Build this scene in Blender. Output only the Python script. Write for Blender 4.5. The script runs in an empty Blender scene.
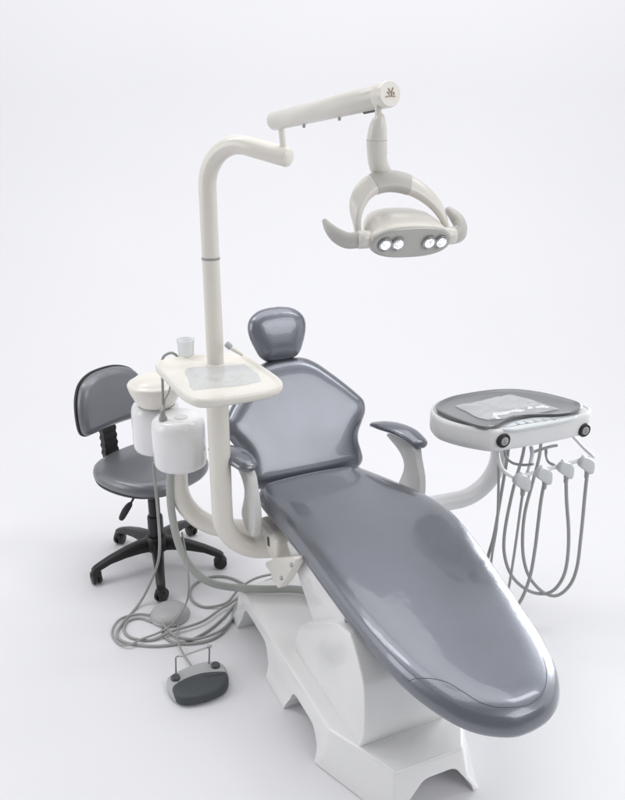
import bpy, bmesh, math, random
from mathutils import Vector, Matrix
from mathutils.bvhtree import BVHTree
random.seed(7)
S = bpy.context.scene
COL = S.collection
R = math.radians
PI = math.pi

# ------------------------------------------------------------------ materials
def mat(name, col, rough=.4, metal=0., bump=0., bscale=200., coat=0., coat_r=.1, var=.04, vscale=6., spec=.5, sheen=0., sag=0.):
    m = bpy.data.materials.new(name); m.use_nodes = True
    nt = m.node_tree; b = nt.nodes['Principled BSDF']
    b.inputs['Metallic'].default_value = metal
    b.inputs['Specular IOR Level'].default_value = spec
    b.inputs['Coat Weight'].default_value = coat
    b.inputs['Coat Roughness'].default_value = coat_r
    if sheen: b.inputs['Sheen Weight'].default_value = sheen
    tc = nt.nodes.new('ShaderNodeTexCoord')
    n = nt.nodes.new('ShaderNodeTexNoise'); n.inputs['Scale'].default_value = vscale; n.inputs['Detail'].default_value = 6
    nt.links.new(tc.outputs['Object'], n.inputs['Vector'])
    mr = nt.nodes.new('ShaderNodeMapRange')
    mr.inputs['From Min'].default_value = .3; mr.inputs['From Max'].default_value = .7
    mr.inputs['To Min'].default_value = 1 - var; mr.inputs['To Max'].default_value = 1 + var
    nt.links.new(n.outputs['Fac'], mr.inputs['Value'])
    mx = nt.nodes.new('ShaderNodeVectorMath'); mx.operation = 'SCALE'
    mx.inputs[0].default_value = col[:3]
    nt.links.new(mr.outputs['Result'], mx.inputs['Scale'])
    nt.links.new(mx.outputs['Vector'], b.inputs['Base Color'])
    b.inputs['Roughness'].default_value = rough
    if bump:
        r2 = nt.nodes.new('ShaderNodeMapRange')
        r2.inputs['From Min'].default_value = .3; r2.inputs['From Max'].default_value = .7
        r2.inputs['To Min'].default_value = rough * .94; r2.inputs['To Max'].default_value = min(1, rough * 1.06)
        n2 = nt.nodes.new('ShaderNodeTexNoise'); n2.inputs['Scale'].default_value = vscale * 1.5; n2.inputs['Detail'].default_value = 1
        nt.links.new(tc.outputs['Object'], n2.inputs['Vector'])
        nt.links.new(n2.outputs['Fac'], r2.inputs['Value']); nt.links.new(r2.outputs['Result'], b.inputs['Roughness'])
    if bump:
        nb = nt.nodes.new('ShaderNodeTexNoise'); nb.inputs['Scale'].default_value = bscale; nb.inputs['Detail'].default_value = 3
        nt.links.new(tc.outputs['Object'], nb.inputs['Vector'])
        bp = nt.nodes.new('ShaderNodeBump'); bp.inputs['Strength'].default_value = bump; bp.inputs['Distance'].default_value = .002
        nt.links.new(nb.outputs['Fac'], bp.inputs['Height']); nt.links.new(bp.outputs['Normal'], b.inputs['Normal'])
        if sag:          # slow unevenness of stretched vinyl
            ns = nt.nodes.new('ShaderNodeTexNoise'); ns.inputs['Scale'].default_value = 9; ns.inputs['Detail'].default_value = 2
            nt.links.new(tc.outputs['Object'], ns.inputs['Vector'])
            b2 = nt.nodes.new('ShaderNodeBump'); b2.inputs['Strength'].default_value = sag; b2.inputs['Distance'].default_value = .012
            nt.links.new(ns.outputs['Fac'], b2.inputs['Height']); nt.links.new(b2.outputs['Normal'], bp.inputs['Normal'])
            nt.links.new(b2.outputs['Normal'], b.inputs['Coat Normal'])
    return m

M = {}
M['leather'] = mat('grey_leatherette', (.180, .191, .221), .33, .66, .16, 230, coat=.85, coat_r=.07, var=.05, vscale=5, sag=.08)
M['seam'] = mat('seam_thread', (.10, .107, .125), .5)
M['stool_leather'] = mat('stool_leatherette', (.178, .186, .204), .38, .45, .22, 300, coat=.4, coat_r=.14, sag=.1)
M['base'] = mat('white_moulding', (.84, .84, .845), .25, 0, .0, 60, coat=.6, coat_r=.07, var=.02)
M['cream'] = mat('ivory_enamel', (.775, .745, .69), .30, 0, 0, 40, coat=.3, coat_r=.12, var=.02)
M['white'] = mat('white_gloss', (.80, .80, .81), .22, 0, 0, 30, coat=.4, coat_r=.08, var=.015)
M['unit'] = mat('unit_white', (.74, .74, .75), .32, 0, 0, 60, coat=.1, var=.02)
M['armgrey'] = mat('armrest_plastic', (.66, .66, .655), .36, 0, .03, 80, var=.02)
M['lampgrey'] = mat('lamp_grey', (.50, .49, .465), .38, 0, .03, 80, var=.03)
M['lampface'] = mat('lamp_face_grey', (.45, .445, .42), .22, .1, .0, coat=.4, var=.03)
M['lampcream'] = mat('lamp_ivory', (.70, .675, .63), .32, 0, 0, 60, coat=.2, var=.02)
M['black'] = mat('black_plastic', (.012, .012, .013), .42, 0, .06, 160, var=.1)
M['rubber'] = mat('dark_rubber', (.055, .062, .068), .55, 0, .25, 260, var=.1)
M['pedal'] = mat('pedal_grey', (.44, .45, .46), .38, 0, .05, 120, var=.04)
M['puck'] = mat('puck_grey', (.42, .42, .425), .42, 0, 0, 60)
M['hose'] = mat('grey_green_hose', (.40, .415, .39), .42, 0, .05, 200, var=.05)
M['cable'] = mat('grey_cable', (.33, .335, .325), .42, 0, .05, 300, var=.05)
M['dcable'] = mat('dark_grey_cable', (.33, .335, .33), .42, 0, .05, 300, var=.05)
M['clip'] = mat('holder_grey', (.55, .57, .585), .34, 0, .03, 100, coat=.2, var=.03)
M['mat'] = mat('tray_grey', (.19, .195, .205), .3, .1, 0, 80, coat=.4, coat_r=.1, var=.04)
M['panel'] = mat('panel_pale', (.62, .65, .67), .2, 0, 0, coat=.5, var=.02)
M['mark'] = mat('panel_mark', (.30, .34, .37), .4)
M['steel'] = mat('brushed_steel', (.42, .42, .43), .28, .9, .03, 300)
M['brown'] = mat('emblem_brown', (.40, .31, .25), .5)
M['slot'] = mat('dark_gap', (.10, .10, .10), .6)
M['button'] = mat('button_dark', (.07, .07, .075), .4, coat=.2)
M['backdrop'] = mat('white_seamless', (.76, .76, .785), .55, 0, .015, 30, var=.006, vscale=1.2, spec=.25)

def film(name, body=.15, gloss=.10, rough=.06, tint=(.93, .95, .96)):
    m = bpy.data.materials.new(name); m.use_nodes = True; nt = m.node_tree
    for n in list(nt.nodes): nt.nodes.remove(n)
    def N(t): return nt.nodes.new(t)
    out = N('ShaderNodeOutputMaterial'); tr = N('ShaderNodeBsdfTransparent'); tr.inputs['Color'].default_value = (.97, .98, .985, 1)
    df = N('ShaderNodeBsdfDiffuse'); df.inputs['Color'].default_value = (*tint, 1)
    gl = N('ShaderNodeBsdfGlossy'); gl.inputs['Roughness'].default_value = rough
    m1 = N('ShaderNodeMixShader'); m2 = N('ShaderNodeMixShader')
    tc = N('ShaderNodeTexCoord'); n = N('ShaderNodeTexNoise'); n.inputs['Scale'].default_value = 14; n.inputs['Detail'].default_value = 2
    nt.links.new(tc.outputs['Object'], n.inputs['Vector'])
    mr = N('ShaderNodeMapRange'); mr.inputs['To Min'].default_value = body * .6; mr.inputs['To Max'].default_value = body * 1.4
    nt.links.new(n.outputs['Fac'], mr.inputs['Value']); nt.links.new(mr.outputs['Result'], m1.inputs['Fac'])
    nt.links.new(tr.outputs[0], m1.inputs[1]); nt.links.new(df.outputs[0], m1.inputs[2])
    fr = N('ShaderNodeLayerWeight'); fr.inputs['Blend'].default_value = .5
    pw = N('ShaderNodeMath'); pw.operation = 'POWER'; pw.inputs[1].default_value = 3.0; nt.links.new(fr.outputs['Facing'], pw.inputs[0])
    ma = N('ShaderNodeMath'); ma.operation = 'MULTIPLY_ADD'; ma.inputs[1].default_value = .7; ma.inputs[2].default_value = gloss; ma.use_clamp = True
    nt.links.new(pw.outputs[0], ma.inputs[0]); nt.links.new(ma.outputs[0], m2.inputs['Fac'])
    nt.links.new(m1.outputs[0], m2.inputs[1]); nt.links.new(gl.outputs[0], m2.inputs[2]); nt.links.new(m2.outputs[0], out.inputs['Surface'])
    return m
M['film'] = film('clear_film', .25, .06, .09)
M['sheet'] = film('clear_sheet', .24, .03, .10)
M['cup'] = film('frosted_cup', .40, .03, .2)

def led():
    m = bpy.data.materials.new('led_light'); m.use_nodes = True; nt = m.node_tree
    b = nt.nodes['Principled BSDF']; b.inputs['Base Color'].default_value = (.35, .37, .38, 1); b.inputs['Roughness'].default_value = .1
    v = nt.nodes.new('ShaderNodeTexVoronoi'); v.inputs['Scale'].default_value = 240
    tc = nt.nodes.new('ShaderNodeTexCoord'); nt.links.new(tc.outputs['Object'], v.inputs['Vector'])
    mr = nt.nodes.new('ShaderNodeMapRange'); mr.inputs['From Min'].default_value = .25; mr.inputs['From Max'].default_value = .75; mr.inputs['To Min'].default_value = 1.8; mr.inputs['To Max'].default_value = .35
    nt.links.new(v.outputs['Distance'], mr.inputs['Value']); nt.links.new(mr.outputs['Result'], b.inputs['Emission Strength'])
    b.inputs['Emission Color'].default_value = (.96, 1, 1, 1)
    return m
M['led'] = led()

# ------------------------------------------------------------------ object helpers
def thing(name, label, cat, loc=(0, 0, 0), frame=None, group=None):
    o = bpy.data.objects.new(name, None); COL.objects.link(o)
    o.empty_display_size = .05
    o.matrix_world = (frame or Matrix.Identity(4)) @ Matrix.Translation(Vector(loc))
    o['label'] = label; o['category'] = cat
    if group: o['group'] = group
    o['_loc'] = list(loc)
    return o

def finish(bm, ang=38):
    bmesh.ops.remove_doubles(bm, verts=bm.verts, dist=1e-5)
    bmesh.ops.recalc_face_normals(bm, faces=bm.faces)
    for f in bm.faces: f.smooth = True
    for e in bm.edges:
        if len(e.link_faces) == 2 and e.calc_face_angle(0) > R(ang): e.smooth = False

def part(name, bm, m, parent=None, label=None, ang=38, off=None):
    """one mesh object; vertices are given in the frame of its thing, then moved to the thing's base"""
    finish(bm, ang)
    if off is None and parent is not None:
        root = parent
        while root.parent: root = root.parent
        off = Vector(root['_loc'])
    if off is not None and Vector(off).length > 0: bmesh.ops.translate(bm, verts=bm.verts, vec=-Vector(off))
    me = bpy.data.meshes.new(name); bm.to_mesh(me); bm.free()
    for x in (m if isinstance(m, (list, tuple)) else [m]): me.materials.append(M[x])
    o = bpy.data.objects.new(name, me); COL.objects.link(o)
    if parent is not None: o.parent = parent
    if label: o['label'] = label
    return o

def single(name, bm, m, label, cat, loc, frame=None, group=None, ang=38):
    o = part(name, bm, m, None, label, ang, off=loc)
    o.matrix_world = (frame or Matrix.Identity(4)) @ Matrix.Translation(Vector(loc))
    o['category'] = cat
    if group: o['group'] = group
    return o

# ------------------------------------------------------------------ shape helpers
def V(*a): return Vector(a[0] if len(a) == 1 else a)

def catmull(pts, k=6, closed=False):
    P = [Vector(p) for p in pts]; n = len(P); out = []
    rng = range(n) if closed else range(n - 1)
    for i in rng:
        if closed: p0, p1, p2, p3 = P[i - 1], P[i], P[(i + 1) % n], P[(i + 2) % n]
        else: p0, p1, p2, p3 = P[max(i - 1, 0)], P[i], P[i + 1], P[min(i + 2, n - 1)]
        for j in range(k):
            t = j / k
            out.append(.5 * ((2 * p1) + (p2 - p0) * t + (2 * p0 - 5 * p1 + 4 * p2 - p3) * t * t + (3 * p1 - p0 - 3 * p2 + p3) * t ** 3))
    if not closed: out.append(P[-1].copy())
    return out

def resample(pts, n):
    L = [0]
    for i in range(1, len(pts)): L.append(L[-1] + (pts[i] - pts[i - 1]).length)
    out = []; j = 0
    for q in range(n):
        d = L[-1] * q / (n - 1)
        while j < len(L) - 2 and L[j + 1] < d: j += 1
        t = (d - L[j]) / max(L[j + 1] - L[j], 1e-9)
        out.append(pts[j].lerp(pts[j + 1], min(max(t, 0), 1)))
    return out

def fillet(pts, r, n=10):
    P = [Vector(p) for p in pts]; out = [P[0]]
    rr = r if isinstance(r, (list, tuple)) else [r] * len(P)
    for i in range(1, len(P) - 1):
        a = (P[i - 1] - P[i]); b = (P[i + 1] - P[i]); la, lb = a.length, b.length; a.normalize(); b.normalize()
        th = a.angle(b); d = min(rr[i] / math.tan(th / 2), la * .49 if i > 1 else la * .95, lb * .49 if i < len(P) - 2 else lb * .95)
        p0, p2 = P[i] + a * d, P[i] + b * d
        R_ = d * math.tan(th / 2); c = P[i] + (a + b).normalized() * (R_ / math.sin(th / 2))
        v0, v2 = p0 - c, p2 - c
        w = v0.angle(v2)
        for j in range(n + 1):
            t = j / n
            out.append(c + (v0 * math.sin((1 - t) * w) + v2 * math.sin(t * w)) / math.sin(w))
    out.append(P[-1]); return out

def loft(rings, cap0=True, cap1=True, bm=None, closed=True, mi=0):
    bm = bm or bmesh.new(); prev = None; first = None
    for rg in rings:
        vs = [bm.verts.new(p) for p in rg]
        if prev:
            n = len(vs)
            for i in range(n if closed else n - 1):
                f = bm.faces.new((prev[i], prev[(i + 1) % n], vs[(i + 1) % n], vs[i])); f.material_index = mi
        else: first = vs
        prev = vs
    if cap0: bm.faces.new(list(reversed(first))).material_index = mi
    if cap1: bm.faces.new(prev).material_index = mi
    return bm

def tube(pts, r, n=14, bm=None, mi=0, sec=None, up=None, round_end=0):
    """swept round tube; r may be a list (one per point); sec=(sx,sy) flattens it"""
    P = [Vector(p) for p in pts]; N = len(P)
    rad = list(r) if isinstance(r, (list, tuple)) else [r] * N
    T = []
    for i in range(N):
        a = P[max(i - 1, 0)]; b = P[min(i + 1, N - 1)]; t = (b - a)
        T.append(t.normalized() if t.length > 1e-9 else Vector((0, 0, 1)))
    u = Vector(up) if up else (Vector((0, 0, 1)) if abs(T[0].z) < .9 else Vector((1, 0, 0)))
    u = (u - T[0] * u.dot(T[0])).normalized(); rings = []
    sx, sy = sec or (1, 1)
    for i in range(N):
        u = (u - T[i] * u.dot(T[i])).normalized(); w = T[i].cross(u)
        rings.append([P[i] + (u * math.cos(2 * PI * k / n) * sx + w * math.sin(2 * PI * k / n) * sy) * rad[i] for k in range(n)])
    if round_end:
        def endcap(ring, c, t, rr):
            return [[c + (p - c) * math.cos(a) + t * rr * math.sin(a) * round_end for p in ring] for a in (R(25), R(50), R(72), R(86))]
        pre = endcap(rings[0], P[0], -T[0], rad[0])[::-1]; post = endcap(rings[-1], P[-1], T[-1], rad[-1])
        rings = pre + rings + post
    return loft(rings, bm=bm, mi=mi)

def lathe(prof, c=(0, 0, 0), n=40, bm=None, axis=None, mi=0):
    """prof = [(r, z)...]; axis = direction of z"""
    c = Vector(c); z = Vector(axis or (0, 0, 1)).normalized()
    x = Vector((1, 0, 0)) if abs(z.x) < .9 else Vector((0, 1, 0)); x = (x - z * x.dot(z)).normalized(); y = z.cross(x)
    rings = [[c + z * h + (x * math.cos(2 * PI * k / n) + y * math.sin(2 * PI * k / n)) * max(r, 1e-4) for k in range(n)] for r, h in prof]
    return loft(rings, bm=bm, mi=mi)

def bevel(bm, w, seg=3, ang=30):
    bmesh.ops.remove_doubles(bm, verts=bm.verts, dist=1e-6)
    bmesh.ops.recalc_face_normals(bm, faces=bm.faces)
    es = [e for e in bm.edges if len(e.link_faces) == 2 and e.calc_face_angle(0) > R(ang)]
    bmesh.ops.bevel(bm, geom=es, offset=w, segments=seg, profile=.5, affect='EDGES', clamp_overlap=True)
    return bm

def box(x0, x1, y0, y1, z0, z1, b=.004, seg=2, bm=None):
    t = bmesh.new()
    loft([[V(x0, y0, z), V(x1, y0, z), V(x1, y1, z), V(x0, y1, z)] for z in (z0, z1)], bm=t)
    if b: bevel(t, b, seg)
    return merge(bm, t)

def merge(bm, t):
    if bm is None: return t
    me = bpy.data.meshes.new('tmp'); t.to_mesh(me); t.free(); bm.from_mesh(me); bpy.data.meshes.remove(me); return bm

def extrude(poly, f0, f1, b=.004, seg=3):
    """prism: f0/f1 map a 2-D point to 3-D on either side"""
    bm = loft([[V(f0(p)) for p in poly], [V(f1(p)) for p in poly]])
    if b: bevel(bm, b, seg)
    return bm

def smooth2(pts, k=5):
    return [(p.x, p.y) for p in catmull([(x, y, 0) for x, y in pts], k, True)]

def roundpoly(pts, r, n=6):
    """closed polygon with rounded corners (2-D); r single or per point"""
    out = []; N = len(pts); rr = r if isinstance(r, (list, tuple)) else [r] * N
    for i in range(N):
        p = V(*pts[i], 0); a = V(*pts[i - 1], 0) - p; b = V(*pts[(i + 1) % N], 0) - p; la, lb = a.length, b.length; a.normalize(); b.normalize()
        if rr[i] <= 0: out.append((p.x, p.y)); continue
        th = a.angle(b); d = min(rr[i] / math.tan(th / 2), la * .49, lb * .49); Rr = d * math.tan(th / 2)
        c = p + (a + b).normalized() * (Rr / math.sin(th / 2)); v0 = p + a * d - c; v2 = p + b * d - c; w = v0.angle(v2)
        for j in range(n + 1):
            t = j / n; q = c + (v0 * math.sin((1 - t) * w) + v2 * math.sin(t * w)) / math.sin(w); out.append((q.x, q.y))
    return out

def even(poly, n):
    P = [V(*p, 0) for p in poly]; P.append(P[0].copy())
    return [(p.x, p.y) for p in resample(P, n + 1)[:-1]]

def inset(poly, d):
    n = len(poly); out = []
    ar = sum(poly[i - 1][0] * poly[i][1] - poly[i][0] * poly[i - 1][1] for i in range(n))
    s = 1 if ar > 0 else -1
    for i in range(n):
        ax, ay = poly[i - 1]; bx, by = poly[(i + 1) % n]
        tx, ty = bx - ax, by - ay; l = math.hypot(tx, ty) or 1
        out.append((poly[i][0] - s * ty / l * d, poly[i][1] + s * tx / l * d))
    return out

def cushion(outline, A, B, prof, fmap, dome=.006, fill=9, back=True):
    """upholstered pad: outline (x,y) with rounded edge prof [(inset, h)], filled towards the medial segment A-B"""
    im = max(i for i, (d, h) in enumerate(prof) if h <= prof[-1][1] - .5 * abs(prof[-1][1] - prof[0][1]) or i == 0)
    ie = next((i for i in range(im, len(prof)) if prof[i][0] >= .009 and i > im), len(prof) - 1)      # rounded side as offset rings ...
    rings = [[V(fmap(x, y, h)) for x, y in inset(outline, d)] for d, h in prof[:ie + 1]]
    last = inset(outline, prof[ie][0]); tab = prof[ie:]
    seg = [(V(*outline[i - 1], 0), V(*outline[i], 0)) for i in range(len(outline))]
    def hgt(p):                     # ... and the shoulder from the true distance to the edge
        q_ = V(*p, 0); best = 9
        for s0, s1 in seg:
            e = s1 - s0; t = max(0, min(1, (q_ - s0).dot(e) / (e.length_squared or 1e-12))); best = min(best, (q_ - s0 - e * t).length_squared)
        d_ = math.sqrt(best)
        if d_ <= tab[0][0]: return tab[0][1]
        for (d0, h0), (d1, h1) in zip(tab, tab[1:]):
            if d_ <= d1: return h0 + (h1 - h0) * (d_ - d0) / max(d1 - d0, 1e-9)
        return tab[-1][1]
    a, b = V(*A, 0), V(*B, 0); ab = b - a; L2 = ab.length_squared or 1e-9
    def q(p):
        t = max(0, min(1, (V(*p, 0) - a).dot(ab) / L2)); return a + ab * round(t * 24) / 24
    fill += 8
    for k in range(1, fill + 1):
        t = (k / fill) ** 1.25
        rg = []
        for p in last:
            c = q(p); x = p[0] + (c.x - p[0]) * t; y = p[1] + (c.y - p[1]) * t
            rg.append(V(fmap(x, y, hgt((x, y)) + dome * (1 - (1 - t) ** 2))))
        rings.append(rg)
    bm = loft(rings, cap1=False)
    bmesh.ops.remove_doubles(bm, verts=bm.verts, dist=2e-4)
    bmesh.ops.dissolve_degenerate(bm, edges=bm.edges, dist=1e-6)
    return bm

def cut(bm, cutters):
    me = bpy.data.meshes.new('a'); finish(bm); bm.to_mesh(me); bm.free(); o = bpy.data.objects.new('a', me); COL.objects.link(o); tmp = []
    for cb in cutters:
        finish(cb); mc = bpy.data.meshes.new('c'); cb.to_mesh(mc); cb.free(); c = bpy.data.objects.new('c', mc); COL.objects.link(c); tmp.append(c)
        md = o.modifiers.new('b', 'BOOLEAN'); md.operation = 'DIFFERENCE'; md.object = c; md.solver = 'EXACT'
    dg = bpy.context.evaluated_depsgraph_get(); dg.update()
    m2 = bpy.data.meshes.new_from_object(o.evaluated_get(dg)); out = bmesh.new(); out.from_mesh(m2)
    for x in [o] + tmp: bpy.data.objects.remove(x)
    bpy.data.meshes.remove(m2)
    return out

# ------------------------------------------------------------------ camera, frames
HC = 1.75
cam = bpy.data.cameras.new('camera'); co = bpy.data.objects.new('camera', cam); COL.objects.link(co)
co.location = (0, 0, HC); co.rotation_euler = (R(90 - 20.9), 0, 0)
cam.sensor_width = 36; cam.lens = 36.0; cam.clip_end = 100; cam.clip_start = .05
S.camera = co
# frame of the dental chair: x to the foot end, y to the patient's left, z up
CH = Matrix.Translation((.01, 2.41, 0)) @ Matrix.Rotation(R(24.4 - 90), 4, 'Z')

# ------------------------------------------------------------------ the setting
prof = [(-4.0, 0)] + [(4.2 + 1.8 * math.sin(a), 1.8 - 1.8 * math.cos(a)) for a in [PI / 2 * i / 24 for i in range(25)]] + [(6.0, 6.5)]
bm = loft([[V(x, y, z) for y, z in prof] for x in (-11, 11)], False, False, closed=False)
o = part('studio_backdrop', bm, 'backdrop'); o['kind'] = 'structure'; o['label'] = 'white seamless studio backdrop sweeping from floor up into wall'

# ------------------------------------------------------------------ dental chair
chair = thing('dental_chair', 'grey upholstered reclining dental chair on a white arched pedestal base', 'dental chair', (0.35, -.05, 0), CH)

# base plate with arched feet
poly_b = [(-.115, -.282), (.62, -.287), (.885, -.185), (.885, .082), (.64, .185), (-.115, .185)]
poly_t = [(-.085, -.255), (.655, -.258), (.858, -.172), (.858, .035), (.69, .15), (-.085, .15)]
poly_m = [tuple(b[i] * .38 + t[i] * .62 for i in (0, 1)) for b, t in zip(poly_b, poly_t)]
bm = loft([[V(x, y, .0) for x, y in poly_b], [V(x, y, .045) for x, y in poly_m], [V(x, y, .142) for x, y in poly_t]])
bevel(bm, .008, 3, 20)
def arch_side(a0, a1, h, y0=-.5, y1=.5):
    pr = roundpoly([(a0, -.05), (a0 + .015, .02), (a0 + .045, h), (a1 - .05, h), (a1 - .005, .03), (a1 + .012, -.05)], [0, .02, .035, .05, .04, 0], 6)
    return extrude(pr, lambda p: (p[0], y0, p[1]), lambda p: (p[0], y1, p[1]), 0)
cf = extrude(roundpoly([(-.155, -.05), (-.150, .02), (-.085, .09), (.01, .09), (.06, .02), (.075, -.05)], [0, .02, .04, .035, .03, 0], 6),
             lambda p: (1.2, p[0], p[1]), lambda p: (.6, p[0], p[1]), 0)
bm = cut(bm, [arch_side(-.055, .235, .10), arch_side(.375, .615, .085), cf])
base = part('base', bm, 'base', chair, ang=32)

# pedestal housing: bowed front, slanting top
ped = [(.315, .138), (.312, .185), (.345, .25), (.415, .318), (.50, .375), (.60, .437), (.668, .452), (.700, .43), (.735, .385), (.757, .34), (.765, .25), (.762, .19), (.742, .138)]
pp = [ped[0]] + [(p.x, p.y) for p in catmull([(x, y, 0) for x, y in ped[1:4]], 4)] + ped[4:6] + [(p.x, p.y) for p in catmull([(x, y, 0) for x, y in ped[6:]], 4)]
bm = extrude(pp, lambda p: (p[0], -.212, p[1]), lambda p: (p[0], .055, p[1]), .006)
part('pedestal', bm, 'base', chair, ang=30)
# lift arm between the pedestal and the seat frame
la = [(.20, .475), (.235, .445), (.30, .40), (.425, .30), (.62, .40), (.60, .49), (.50, .495)]
bm = extrude(roundpoly(la, .012, 3), lambda p: (p[0], -.195, p[1]), lambda p: (p[0], .04, p[1]), .006)
part('lift_arm', bm, 'base', chair, ang=30)
# seat frame
bm = box(-.02, .62, -.165, .22, .462, .494, .006)
part('seat_frame', bm, 'armgrey', chair)
# side bracket carrying the pole
bm = box(.0, .175, -.215, -.02, .358, .456, .022, 4)
brk = part('side_bracket', bm, 'cream', chair)
g = [(a, z) for a, b, z in [(0.115, -0.22, 0.347), (0.22, -0.22, 0.426), (0.367, -0.22, 0.513), (0.374, -0.22, 0.5), (0.29, -0.22, 0.385), (0.24, -0.22, 0.33), (0.195, -0.22, 0.328), (0.175, -0.22, 0.349)]]
bm = extrude(roundpoly(g, .01, 3), lambda p: (p[0], -.236, p[1]), lambda p: (p[0], -.206, p[1]), .004)
gus = part('gusset', bm, 'cream', brk)
for c in [(a, -.236, z) for a, b, z in [(0.273, -0.236, 0.387), (0.353, -0.236, 0.479)]]:
    bm = lathe([(.0, 0), (.0065, 0), (.0065, .004), (.004, .006), (0, .006)], c, 14, axis=(0, -1, 0))
    part('bolt', bm, 'steel', brk)
bm = box(.105, .12, -.2185, -.212, .405, .435, .002)
part('slot', bm, 'slot', brk)

# --- seat + leg rest cushion
def ztop(a):
    if a < .28: return .562
    t = a - .28; return .562 - .105 * t - (0 if t > .1 else 0)
def zs(a):                       # smooth bend between seat and leg rest
    return sum(ztop(a + d) for d in (-.12, -.08, -.04, 0, .04, .08, .12)) / 7
out = [(-.045, .10), (-.03, .17), (.02, .20), (.13, .25), (.25, .297), (.35, .312), (.5, .300), (.65, .272), (.8, .240), (.93, .210), (1.035, .165), (1.10, .092), (1.116, .0),
       (1.095, -.065), (1.05, -.118), (.97, -.160), (.86, -.190), (.7, -.204), (.5, -.209), (.3, -.211), (.15, -.213), (.03, -.212), (-.03, -.185), (-.045, -.10)]
out = even(smooth2(out, 8), 180)
prof_s = [(.075, -.070), (.035, -.072), (.016, -.067), (.004, -.057), (0, -.045), (.003, -.031), (.011, -.0195), (.024, -.0105), (.041, -.0045), (.060, -.0013), (.080, 0)]
bm = cushion(out, (.12, .02), (.93, .02), prof_s, lambda x, y, h: (x, y, zs(x) + h + (.010 * max(0, 1 - (y / .26) ** 2) if h > -.03 else 0)), 0, 12)
seat_bvh_bm = bm.copy(); seat_bvh_bm.faces.ensure_lookup_table()
bmesh.ops.triangulate(seat_bvh_bm, faces=seat_bvh_bm.faces); bvh = BVHTree.FromBMesh(seat_bvh_bm); seat_bvh_bm.free()
seat = part('seat_cushion', bm, 'leather', chair, ang=70)
def onseat(a, b):
    h = bvh.ray_cast(Vector((a, b, 1.2)), Vector((0, 0, -1))); return (h[0] + Vector((0, 0, .0002))) if h[0] else Vector((a, b, zs(a)))
def seam(pts, k=10, r=.0011):
    bm = tube([onseat(p.x, p.y) for p in catmull([(a, b, 0) for a, b in pts], k)], r, 6)
    part('seam', bm, 'seam', seat)
seam([(.905, -.176), (.917, -.166), (.932, -.150), (.946, -.134), (.972, -.112), (1.01, -.094), (1.045, -.076), (1.072, -.045), (1.088, .0), (1.088, .04), (1.07, .085), (1.03, .125), (.985, .150)], r=.0009)

# --- backrest
BD = (-.515, .857); BN = (.857, .515)
def backmap(x, y, h):            # x = height along the back, y = across, h = outwards
    k = min(1, max(0, x / .3 + .15)); c = .055 * (abs(y) / .25) ** 2 * k * k * (3 - 2 * k)        # wings curl forward
    hh = h + c * .45 + (.006 * max(0, 1 - (y / .22) ** 2) * math.sin(min(1, max(0, x / .45)) * PI) if h > -.05 else 0)
    return (-.052 + BD[0] * x + BN[0] * hh, y + .012, .520 + BD[1] * x + BN[1] * hh)
bo = [(0, 0), (0, .12), (.004, .185), (.03, .217), (.065, .219), (.10, .215), (.13, .221), (.165, .241), (.20, .260), (.24, .262), (.275, .240), (.32, .203), (.37, .157), (.41, .115), (.434, .07), (.442, 0)]
bo = bo + [(x, -y) for x, y in bo[-2:0:-1]]
bo = even(smooth2(bo, 8), 140)
prof_b = [(.05, -.072), (.018, -.068), (.005, -.056), (0, -.044), (.003, -.029), (.011, -.0165), (.022, -.0082), (.036, -.0032), (.052, -.0008), (.070, 0)]
bm = cushion(bo, (.12, 0), (.28, 0), prof_b, backmap, 0, 14)
back = part('backrest', bm, 'leather', chair, ang=70)
# rear shell of the backrest
bm = cushion(even(inset(bo, .02), 100), (.12, 0), (.28, 0), [(0, -.068), (.004, -.085), (.02, -.094)], backmap, -.004, 6)
part('backrest_shell', bm, 'armgrey', chair, ang=60)

# --- headrest
HD = (-.25, .968); HN = (.968, .25)
def headmap(x, y, h):
    hh = h + .10 * (y / .11) ** 2 * .08 + (.008 * max(0, 1 - (y / .11) ** 2) * math.sin(min(1, max(0, x / .195)) * PI) if h > -.04 else 0)
    return (-.258 + HD[0] * x + HN[0] * hh, y - .003, .878 + HD[1] * x + HN[1] * hh)
ho = [(.008, 0), (.010, .045), (.025, .072), (.06, .090), (.10, .104), (.135, .107), (.165, .094), (.187, .062), (.195, .02), (.195, 0)]
ho = ho + [(x, -y) for x, y in ho[-2:0:-1]]
ho = even(smooth2(ho, 8), 96)
bm = cushion(ho, (.095, -.02), (.105, .02), [(.035, -.066), (.012, -.060), (.002, -.046), (0, -.036), (.003, -.025), (.010, -.0155), (.021, -.0082), (.034, -.0035), (.048, -.0009), (.062, 0)], headmap, 0, 10)
part('headrest', bm, 'leather', chair, ang=70)
bm = box(-.335, -.315, -.045, .01, .80, .97, .004)
part('headrest_bar', bm, 'steel', chair)

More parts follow.
